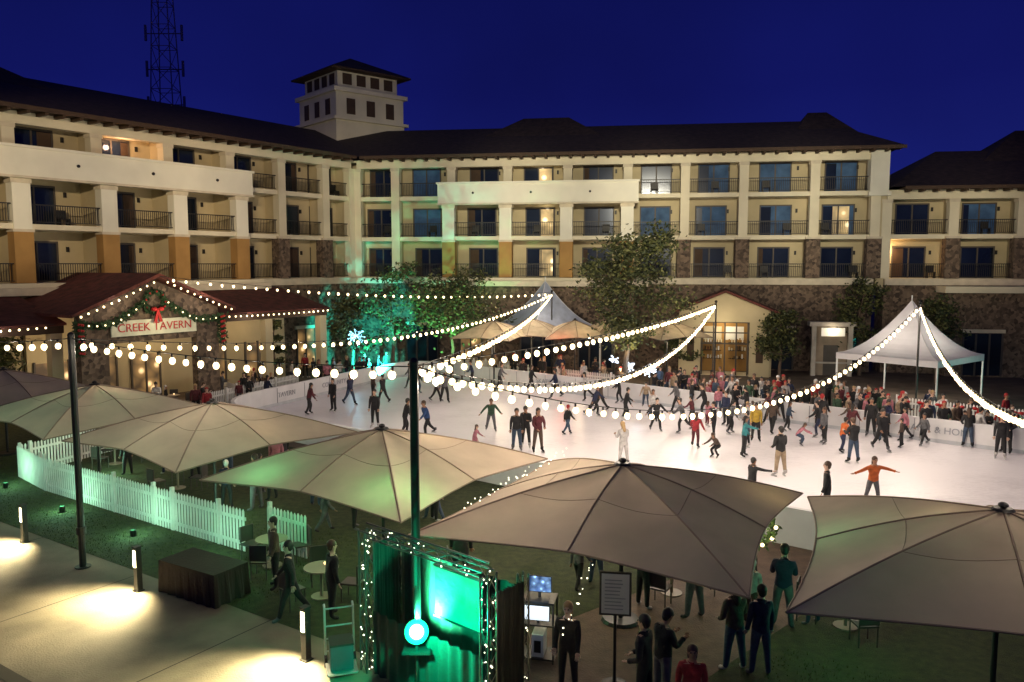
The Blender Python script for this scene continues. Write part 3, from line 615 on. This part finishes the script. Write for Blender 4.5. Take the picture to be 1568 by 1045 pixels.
# ---------------------------------------------------------------- people
def body_mesh(idx,pose,longhair,skates):
    lean=pose.get('lean',.05); J={};E=[];Rr={}
    def add(n,p,r,par=None):
        J[n]=V(p);Rr[n]=r
        if par: E.append((par,n))
    dr=V((0,math.sin(lean),math.cos(lean))); P=V((0,0,.95))
    add('pel',P,(.16,.125)); add('sp',P+dr*.17,(.15,.12),'pel'); add('ch',P+dr*.36,(.175,.135),'sp'); add('nk0',P+dr*.495,(.085,.08),'ch'); 
    hd=V((0,math.sin(lean*.5+pose.get('nod',0)),math.cos(lean*.5+pose.get('nod',0)))); n1=J['nk0']+hd*.07
    add('nk1',n1,(.055,.055),'nk0'); add('chin',n1+hd*.07+V((0,.012,0)),(.07,.078),'nk1'); add('hm',n1+hd*.15,(.08,.1),'chin'); add('ht',n1+hd*.215+V((0,-.01,0)),(.055,.06),'hm')
    hands=[]
    for s,sd in((-1,'L'),(1,'R')):
        a,b,e,b2=pose['arm'+sd]
        sh=P+dr*.445+V((s*.18,0,0)); add('sh'+sd,sh,(.08,.076),'ch')
        d1=V((s*math.sin(b),math.sin(a)*math.cos(b),-math.cos(a)*math.cos(b))); el=sh+d1*.29; add('el'+sd,el,(.06,.058),'sh'+sd)
        d2=V((s*math.sin(b2),math.sin(a+e)*math.cos(b2),-math.cos(a+e)*math.cos(b2))); wr_=el+d2*.25; add('wr'+sd,wr_,(.042,.04),'el'+sd); hands.append((wr_,d2,s))
        a,b,k=pose['leg'+sd]
        hp=P+V((s*.09,0,-.06)); add('hp'+sd,hp,(.11,.11),'pel')
        d1=V((s*math.sin(b),math.sin(a)*math.cos(b),-math.cos(a)*math.cos(b))); kn=hp+d1*.41; add('kn'+sd,kn,(.075,.075),'hp'+sd)
        d2=V((s*math.sin(b*.8),math.sin(a-k),-math.cos(a-k))).normalized(); an=kn+d2*.40; add('an'+sd,an,(.054,.056),'kn'+sd)
        fd=V((s*.25,1,-.0)).normalized(); add('ft'+sd,an+fd*.07+V((0,0,-.05)),(.045,.045),'an'+sd); add('to'+sd,an+fd*.16+V((0,0,-.062)),(.04,.03),'ft'+sd)
    names=list(J); lo=min(J['toL'].z,J['toR'].z)-.03; sh_=(.05 if skates else 0)-lo
    for n in names: J[n]=J[n]+V((0,0,sh_))
    me=bpy.data.meshes.new('tmp'); me.from_pydata([J[n] for n in names],[(names.index(a),names.index(b)) for a,b in E],[])
    o=bpy.data.objects.new('tmp',me); link(o); md=o.modifiers.new('s','SKIN'); md.use_smooth_shade=True
    sv=me.skin_vertices[0].data
    for i,n in enumerate(names): sv[i].radius=Rr[n]; sv[i].use_root=(n=='pel')
    o.modifiers.new('u','SUBSURF').levels=1
    dg=bpy.context.evaluated_depsgraph_get(); ev=o.evaluated_get(dg); em_=bpy.data.meshes.new_from_object(ev)
    lab={('pel','sp'):2,('sp','ch'):2,('ch','nk0'):2,('nk0','nk1'):0,('nk1','chin'):0,('chin','hm'):0,('hm','ht'):0}
    for sd in'LR': lab.update({('ch','sh'+sd):2,('sh'+sd,'el'+sd):2,('el'+sd,'wr'+sd):2,('pel','hp'+sd):2,('hp'+sd,'kn'+sd):3,('kn'+sd,'an'+sd):3,('an'+sd,'ft'+sd):4,('ft'+sd,'to'+sd):4})
    m=MB(); segs=[(J[a],J[b],l) for (a,b),l in lab.items()]
    m.v=[tuple(v.co) for v in em_.vertices]
    for p in em_.polygons:
        c=p.center; best=9;bl=2
        for a,b,l in segs:
            ab=b-a; t=max(0,min(1,(c-a).dot(ab)/ab.length_squared)); dd_=(c-a-ab*t).length
            if dd_<best: best=dd_;bl=l
        m.f.append(tuple(p.vertices)); m.m.append(bl)
    bpy.data.objects.remove(o); 
    H=V((0,0,sh_))
    hm=J['hm']
    Q=Matrix.Rotation(-(lean*.5+pose.get('nod',0)),3,'X')
    def hp_(x,y,z): return hm+Q@V((x,y,z))
    m.ball(hp_(0,.0,-.015),.1,12,9,0,(.78,.93,1.15),Q)
    m.add([hp_(-.016,.09,-.035),hp_(.016,.09,-.035),hp_(0,.118,-.035),hp_(0,.088,.012)],[(0,1,2),(0,2,3),(1,3,2),(0,3,1)],0)
    for s in(-1,1):
        m.ball(hp_(s*.032,.084,.008),.014,6,5,5); m.ball(hp_(s*.08,0,-.015),.022,6,5,0,(.5,1,1.4),Q); m.tube(hp_(s*.018,.092,.03),hp_(s*.046,.085,.03),.005,n=4,mi=1)
    m.tube(hp_(-.024,.087,-.062),hp_(.024,.087,-.062),.007,n=5,mi=6)
    m.ball(hp_(0,-.022,.025),.112,12,8,1,(.84,.92,1.0),Q)
    if longhair:
        m.ball(hp_(0,-.06,-.09),.1,10,7,1,(.85,.5,1.7),Q); m.ball(hp_(0,-.085,-.22),.075,8,6,1,(1,.45,1.7),Q)
    else: m.ball(hp_(0,-.045,-.03),.09,10,7,1,(.9,.75,1),Q)
    nk=J['nk0']; m.tube(nk-dr*.02,nk+dr*.035,.09,.075,10,2)
    for wr_,d2,s in hands:
        wr_=wr_+H; qd=d2.to_track_quat('Z','Y').to_matrix()
        m.tube(wr_-d2*.04,wr_-d2*.002,.045,.047,10,2)
        m.ball(wr_+d2*.05,.05,8,6,0,(.85,.35,1.0),qd)
        for f,(ox,ln) in enumerate(((-.03,.062),(-.01,.075),(.011,.07),(.03,.055))):
            a=wr_+d2*.085+qd@V((ox,0,0)); b=a+d2*ln*.5+qd@V((0,.006,0)); c=b+d2*ln*.45+qd@V((0,.02,0)); m.tube(a,b,.0095,.009,5,0); m.tube(b,c,.009,.006,5,0)
        a=wr_+d2*.03+qd@V((-s*.035,0,0)); b=a+d2*.035+qd@V((-s*.025,.01,0)); m.tube(a,b,.012,.01,5,0); m.tube(b,b+d2*.03+qd@V((-s*.004,.01,0)),.01,.007,5,0)
    if skates:
        for sd in'LR':
            t=J['to'+sd]; an=J['an'+sd]; z=t.z; f=(t-an); f.z=0; f.normalize()
            a=an-f*.05; b=t+f*.03; sdv=V((-f.y,f.x,0))*.004
            m.hexa([V((p.x,p.y,zz))+k for p in(a,b) for k in(sdv,-sdv) for zz in(z-.08,z-.02)],7)
            m.tube(an,an+V((0,0,.11)),.062,.066,8,4)
    return m.mesh('person_%d'%idx,[],True)
POSES={
'stand':dict(armL=(.1,.1,.25,.02),armR=(-.05,.14,.3,.05),legL=(.06,.09,.08),legR=(-.06,.07,.04)),
'stride':dict(lean=.3,armL=(.6,.35,.3,.3),armR=(-.5,.35,.3,.3),legL=(.45,.1,.5),legR=(-.45,.18,.35)),
'armsout':dict(lean=.12,armL=(.25,1.3,.15,1.2),armR=(.3,1.15,.1,1.25),legL=(.12,.16,.15),legR=(-.1,.16,.12)),
'balance':dict(lean=.2,armL=(.5,.55,.5,.4),armR=(-.1,.7,.35,.6),legL=(.28,.14,.35),legR=(-.18,.16,.25)),
'glide':dict(lean=.26,armL=(.45,.3,.5,.15),armR=(.1,.35,.4,.25),legL=(.38,.1,.5),legR=(-.08,.12,.35)),
'phone':dict(nod=.35,armL=(.35,.15,1.5,-.25),armR=(.3,.12,1.6,-.3),legL=(.03,.1,.03),legR=(-.06,.1,.05)),
'crouch':dict(lean=.75,armL=(.9,.2,.3,.1),armR=(.9,.2,.3,.1),legL=(1.2,.2,1.6),legR=(1.0,.2,1.5)),
'walk':dict(lean=.08,armL=(-.35,.12,.35,.05),armR=(.35,.12,.4,.05),legL=(.38,.05,.15),legR=(-.35,.05,.3)),
'reach':dict(lean=.1,armL=(.2,.15,.4,0),armR=(1.3,.5,.2,.5),legL=(.1,.12,.1),legR=(-.08,.12,.1)),
'waist':dict(armL=(-.15,.35,1.2,-.35),armR=(.1,.15,.9,-.3),legL=(.05,.1,.05),legR=(-.05,.1,.05))}
TM_={}
def getmesh(pose,lh,sk):
    k=(pose,lh,sk)
    if k not in TM_:
        me=body_mesh(len(TM_),POSES[pose],lh,sk)
        for i in range(8): me.materials.append(None)
        TM_[k]=me
    return TM_[k]
skins=[M('skin_a',(.5,.3,.21),.5,var=.1),M('skin_b',(.34,.18,.11),.5,var=.1),M('skin_c',(.55,.37,.28),.5,var=.1)]
hairs=dict(k=M('hair_black',(.012,.01,.009),.5),b=M('hair_brown',(.06,.03,.016),.5),y=M('hair_blonde',(.34,.22,.1),.5),r=M('hat_red',(.3,.02,.02),.8),w=M('hat_white',(.5,.5,.5),.8))
pal=dict(k=(.014,.014,.016),n=(.015,.022,.06),b=(.02,.06,.18),r=(.28,.018,.025),p=(.42,.16,.2),t=(.04,.24,.26),y=(.45,.3,.04),o=(.55,.12,.025),w=(.5,.48,.47),g=(.11,.11,.12),m=(.1,.018,.025),e=(.035,.08,.045),c=(.32,.24,.16),j=(.04,.065,.11),u=(.09,.06,.045))
clothm={k:M('cloth_'+k,v,.85,var=.35,scale=7,bump=.4,bscale=16) for k,v in pal.items()}
eye=M('eye',(.02,.015,.01),.3); lip=M('lip',(.35,.12,.1),.5); steel=M('blade',(.6,.6,.6),.3,metal=.9)
def person(name,x,y,hdg,pose,top,pants,hair='k',lh=False,sc=1.0,skates=True,shoe=None):
    me=getmesh(pose,lh,skates); o=bpy.data.objects.new(name,me); link(o)
    o.location=(x,y,.052 if skates else .0); o.rotation_euler=(0,0,math.radians(hdg)); o.scale=(sc*R.uniform(1.0,1.14),sc*R.uniform(1.0,1.12),sc)
    mats=[skins[R.randrange(3)],hairs[hair],clothm[top],clothm[pants],clothm[shoe or R.choice('kgkgw')] ,eye,lip,steel]
    for i,mt in enumerate(mats): o.material_slots[i].link='OBJECT'; o.material_slots[i].material=mt
    return o
SK=[(-10.8,41.8,-60,'glide','m','k','k',1,.95),(-9.7,42.7,150,'stand','k','k','k',0,1),(-9.2,44.7,-120,'walk','n','j','b',0,1),(-6.7,38.4,170,'stand','k','k','k',0,1.04),
(-3.9,36.2,120,'stride','b','k','b',0,.98),(-5.0,36.6,-70,'glide','k','k','k',0,.98),(-4.4,45.8,-90,'walk','w','k','k',1,.95),(-3.9,45.6,200,'glide','g','k','b',0,1),
(-1.0,37.6,185,'balance','e','g','b',0,.88),(-1.6,33.2,-100,'glide','p','p','b',1,.68),(.2,33.6,180,'stand','k','j','k',0,1),(.6,34.1,170,'phone','k','k','k',0,1.02),(1.1,33.2,200,'waist','m','u','k',1,1.05),
(2.6,36.7,-60,'walk','k','j','r',0,.8),(4.3,41.2,-100,'stride','n','k','k',0,.95),(4.8,42.7,60,'walk','u','k','k',1,.98),(5.8,40.3,-90,'glide','k','k','k',0,.95),(6.9,37.6,190,'balance','k','k','k',0,.9),
(4.4,30.9,20,'phone','w','w','y',1,.98),(8.0,34.2,-30,'glide','r','m','b',1,.85),(8.1,37.2,80,'stride','g','k','k',0,.95),(8.5,32.3,120,'crouch','u','k','b',1,.75),(9.6,32.4,-100,'reach','t','k','k',1,.95),
(11.0,35.4,170,'stand','y','k','k',0,.95),(10.1,29.4,20,'waist','k','c','k',0,1.04),(14.8,37.6,-40,'walk','k','k','r',0,1),(14.0,33.2,-80,'glide','o','n','k',0,.85),(13.7,31.4,10,'phone','k','j','b',0,1),
(15.8,33.5,190,'walk','k','k','k',0,1.02),(11.9,25.7,185,'armsout','o','g','b',1,.92),(9.8,24.2,70,'stand','k','k','b',0,1.02),(8.0,26.0,-70,'reach','k','k','k',0,.85),
(17.8,35.5,80,'walk','p','k','k',1,.85),(18.7,35.5,180,'stand','k','k','k',0,1),(19.5,35.5,170,'waist','k','n','r',0,1),(20.5,34.6,-90,'glide','w','k','k',0,.95),(21.4,33.7,200,'stand','m','k','b',1,.95),(21.9,33.0,100,'stride','w','u','b',0,.95),
(12.9,39.5,90,'walk','m','k','k',0,.9),(13.5,39.6,0,'glide','k','k','k',0,1),(13.2,37.6,-100,'balance','j','k','b',1,.8),(10.1,41.2,90,'stride','k','k','k',0,1),(10.9,41.6,180,'stand','p','j','b',1,.85),(11.6,41.0,200,'walk','k','k','k',0,1),
(2.6,46.9,90,'walk','n','k','k',0,1),(-.8,49.9,-90,'glide','g','k','b',0,1),(4.4,46.2,100,'stride','w','k','k',1,.95),(7.5,44.1,170,'glide','c','j','k',0,.8),(9,39.2,60,'balance','m','k','k',0,.8),(15.0,38.3,10,'stand','g','k','k',0,1),(16.1,37.3,30,'glide','u','n','b',1,.8),
(9.6,38.6,-60,'reach','p','m','b',1,.7),(10.6,38.9,120,'stand','n','k','k',0,.95),(11.7,38.3,-160,'walk','m','j','b',0,.75),(10.3,37.0,-90,'glide','g','k','k',0,.9),(-8.2,46.5,-60,'stand','u','k','b',1,.95),(17,34.2,60,'stand','u','k','k',0,.7),(7.2,40.2,180,'walk','w','j','b',1,.9),
(16.6,36.3,150,'stand','k','k','k',0,1.0),(17.2,36.1,-150,'phone','n','k','k',0,1.0),(19.9,34.2,-20,'waist','k','j','b',1,.95),(18.2,34.6,100,'walk','g','k','k',0,.8),(14.2,36.2,60,'glide','k','n','k',0,.95),(12.2,36.8,-40,'walk','u','k','b',1,.95),(9.2,35.8,90,'stand','k','k','k',0,.95),
(20.9,33.1,120,'waist','k','k','k',0,1),(22.6,32.2,-90,'walk','p','k','b',1,.9),(19.2,36.2,170,'stand','n','k','k',0,1),(18.4,36.9,190,'phone','k','k','k',0,1),(15.6,36.0,-60,'walk','m','k','k',1,.9),(8.9,42.6,90,'walk','g','k','k',0,.95),(9.8,43.0,-90,'stand','k','j','b',1,.95),(6.2,45.4,80,'glide','k','k','k',0,.9),(1.2,49.5,-80,'walk','k','k','b',1,.95),(-2.6,52,100,'glide','n','k','k',0,.95),(11.2,37.4,180,'stand','w','k','y',1,.8),(12.6,34.6,-100,'crouch','p','j','b',1,.7),(10.2,34.0,60,'stand','j','k','k',0,.9),(23.2,31.6,90,'stride','k','k','k',0,1),
(-7.4,45.2,60,'walk','k','k','k',0,.95),(-5.8,48.6,-80,'glide','k','j','b',0,.95),(-6.6,51.0,100,'walk','g','k','k',1,.9),(20.1,32.2,150,'stand','k','k','k',0,1),(16.5,34.9,-30,'walk','k','j','k',0,.95),(12.0,40.2,60,'phone','k','k','k',0,.95),(13.9,34.9,100,'stand','g','k','b',1,.9)]
for a in SK: person('ice_skater',a[0],a[1],a[2],a[3],a[4],a[5],a[6],bool(a[7]),a[8])
ks='kkkkkkgnujmkkgpewcr'
def crowd(n,fn,face,sc=(.75,1.05)):
    for _ in range(n):
        x,y=fn(); lh=R.random()<.45
        person('bystander',x,y,face+R.uniform(-70,70),R.choice(['stand','stand','phone','waist','walk']),R.choice(ks),R.choice('kkkjjgnu'),R.choice('kkkbbyrw'),lh,R.uniform(*sc),False)
fa=V((-6,58.6));fd_=(V((36,21))-fa).normalized();fn_=V((-fd_.y,fd_.x)); fn_=fn_ if fn_.y>0 else -fn_
def z1():
    p=fa+fd_*R.uniform(3,44)+fn_*R.uniform(.5,4.5); return p.x,p.y
crowd(55,z1,180)
def z1b():
    p=fa+fd_*R.uniform(19,42)+fn_*R.uniform(.4,5); return p.x,p.y
crowd(90,z1b,180)
def z2():
    p=V((-15.6,41))+V((8,18))*R.uniform(0,1)+V((-1,.4))*R.uniform(.6,5); return p.x,p.y
crowd(36,z2,-110)
def z3():
    p=V((-12,27))+V((.83,-.55))*R.uniform(-4,10)+V((.55,.83))*R.uniform(.3,4.5); return p.x,p.y
crowd(22,z3,0)
def z4():
    p=V((1.5,19.0))+V((.83,-.55))*R.uniform(0,9)+V((.55,.83))*R.uniform(-.5,2.0); return p.x,p.y
crowd(7,z4,0)
for a in [(1.05,14.3,160,'stand','k','k','y',True,.98),(2.35,13.5,60,'waist','k','k','k',False,1.04),(2.75,13.9,-60,'phone','k','g','k',False,1.0),(3.05,12.9,170,'stand','r','k','b',True,.9),(4.4,15.1,20,'waist','u','j','b',True,1.0),(4.85,14.9,10,'stand','n','j','k',False,1.02),(6.0,17,-20,'phone','n','g','k',False,1.04),(-5.0,17.4,100,'walk','k','k','k',False,1.04),(-4.1,17.5,-60,'stand','k','k','b',False,1.0),(-5.9,19.2,120,'stand','u','k','k',False,1),(-1.3,19.5,0,'stand','k','k','k',False,1)]:
    person('pedestrian',*a,skates=False)
# ---------------------------------------------------------------- props
def chairs_table(x,y,rot):
    T=Matrix.Translation((x,y,0))@Matrix.Rotation(rot,4,'Z'); m=MB(); m.tube(T@V((0,0,.72)),T@V((0,0,.75)),.42,n=20); m.tube(T@V((0,0,0)),T@V((0,0,.72)),.04); m.tube(T@V((0,0,0)),T@V((0,0,.03)),.26,n=14)
    m.ball(T@V((.1,.1,.79)),.04,6,5,1); m.obj('cafe_table',[M('table_top',(.25,.2,.15),.5),M('candle',(1,.7,.4),emis=(1,.7,.35),es=2)])
    for a in(0,2.1,4.2):
        Q=T@Matrix.Rotation(a,4,'Z')@Matrix.Translation((0,.8,0)); m=MB(); m.box(-.22,.22,-.22,.22,.43,.47,0,Q); m.box(-.22,.22,.2,.23,.5,.92,0,Q)
        for sx_ in(-.2,.2):
            for sy in(-.2,.2): m.tube(Q@V((sx_,sy,0)),Q@V((sx_,sy,.9 if sy>0 else .43)),.016,n=5)
        m.obj('patio_chair',[M('chair',(.06,.05,.045),.5)])
for x,y,r in((-4.6,18.6,.3),(-6.4,20.6,1),(-12,28,.4),(-16,31.5,.8),(3.9,18.8,.5),(7.4,17,1.1),(-2.6,19.2,.7),(-19,44,.3),(-21,41,1),(-17.5,48,.5)): chairs_table(x,y,r)
m=MB(); T=Matrix.Translation((-7.55,18.85,0))@Matrix.Rotation(math.radians(-30),4,'Z'); k=60; per=[]
for i in range(k):
    u=i/k*6.0; 
    if u<2: p=(-1+u,-.5)
    elif u<3: p=(1,-.5+(u-2))
    elif u<5: p=(1-(u-3),.5)
    else: p=(-1,.5-(u-5))
    per.append(p)
vs=[];
for i,p in enumerate(per):
    w_=1+.05*math.sin(i*1.9); vs+=[T@V((p[0],p[1],.8)),T@V((p[0]*w_*1.02,p[1]*w_*1.05,.01))]
m.add(vs,[(2*i,2*i+1,2*((i+1)%k)+1,2*((i+1)%k)) for i in range(k)]+[tuple(range(0,2*k,2))]); m.obj('draped_table',[M('table_cloth',(.02,.012,.01),.9,bump=.3)],recalc=False)
m=MB(); T=Matrix.Translation((-3.45,15.3,0))@Matrix.Rotation(.3,4,'Z')
for s in(-.28,.28):
    m.tube(T@V((s,0,.1)),T@V((s,.1,1.15)),.022); m.tube(T@V((s,-.02,.12)),T@V((s,-.6,.12)),.02); m.tube(T@V((s-.03,.02,.12)),T@V((s+.03,.02,.12)),.13,n=16,mi=1)
    m.tube(T@V((s,.1,1.15)),T@V((s,.22,1.2)),.022)
for z in(.3,.55,.8,1.15): m.tube(T@V((-.28,.02+.07*z,z)),T@V((.28,.02+.07*z,z)),.016)
m.box(-.28,.28,-.62,-.02,.1,.13,0,T); m.box(-.22,.22,-.5,-.06,.14,.62,2,T); m.box(-.23,.23,-.51,-.05,.62,.66,1,T)
m.obj('hand_truck',[M('alu',(.6,.62,.65),.3,metal=.8),blk,M('crate_blue',(.06,.08,.11),.5)])
cg=group('computer_cart'); m=MB(); T=Matrix.Translation((.55,15.5,0))@Matrix.Rotation(math.radians(-12),4,'Z')
for z in(.12,.82,1.28): m.box(-.34,.34,-.25,.3,z,z+.03,0,T)
for a in(-.32,.32):
    for b in(-.23,.28): m.tube(T@V((a,b,.05)),T@V((a,b,1.3)),.018)
m.box(-.12,.12,-.2,.22,.16,.62,1,T); m.box(-.07,.07,-.205,-.2,.25,.5,0,T)
m.box(-.25,.25,.02,.05,1.42,1.76,0,T); m.box(-.03,.03,.03,.06,1.3,1.45,0,T); m.box(-.28,.24,-.16,-.13,.9,1.22,0,T); m.box(-.03,.03,-.14,-.11,.85,.95,0,T); m.box(-.22,.22,-.25,-.05,1.31,1.33,0,T)
m.obj('cart_frame',[blk,white],cg)
m=MB(); m.box(-.235,.235,.012,.019,1.435,1.745,0,T); m.box(-.265,.225,-.168,-.161,.915,1.205,1,T); m.obj('screens',[M('screen_blue',(.1,.2,.6),var=.6,scale=8,emis=(.25,.5,1),es=1.3,emap=9),M('screen_white',(.8,.8,.8),emis=(.8,.9,1),es=1.1)],cg)
light('screen_glow','POINT',T@V((0,-.5,1.4)),5,(.6,.8,1),.1,cg)
m=MB(); T=Matrix.Translation((1.95,14.5,0))@Matrix.Rotation(math.radians(-8),4,'Z')
m.box(-.3,.3,-.02,.02,1.4,2.25,0,T); m.box(-.26,.26,-.026,-.0205,1.44,2.21,1,T); m.tube(T@V((0,.03,0)),T@V((0,.03,2.2)),.03); m.tube(T@V((0,.03,0)),T@V((0,.03,.03)),.25,n=16)
for i in range(9): m.box(-.2,.2-R.uniform(0,.12),-.03,-.0265,1.52+i*.07,1.54+i*.07,2,T)
m.obj('poster_sign',[blk,M('poster_paper',(.4,.4,.38),.6,emis=(.6,.6,.55),es=.04),M('poster_ink',(.2,.2,.22),.6)])
m=MB()
for i in range(30):
    a=i/30*6.283; sprig(m,(5.85+.42*math.cos(a),18.6,1.75+.42*math.sin(a)),.06,14,0,.08)
    if i%3==0: m.ball((5.85+.45*math.cos(a),18.5,1.75+.45*math.sin(a)),.05,6,4,1)
m.tube((5.85,18.62,0),(5.85,18.62,1.4),.03,mi=2); m.obj('wreath_stand',[M('fir2',(.05,.1,.03),.8),M('warm_bulb',(1,1,1)),blk],recalc=False)
light('wreath_lamp','POINT',(5.85,18.2,1.9),20,(1,.85,.4),.08)
light('red_lamp','POINT',(3.2,51,2.6),70,(1,.05,.02),.1); light('crowd_lamp','POINT',(14,46.5,3.2),110,(1,.8,.55),.05)
light('moonlight','SUN',(0,0,50),.02,(.6,.7,1),0,None,(20,30,0))
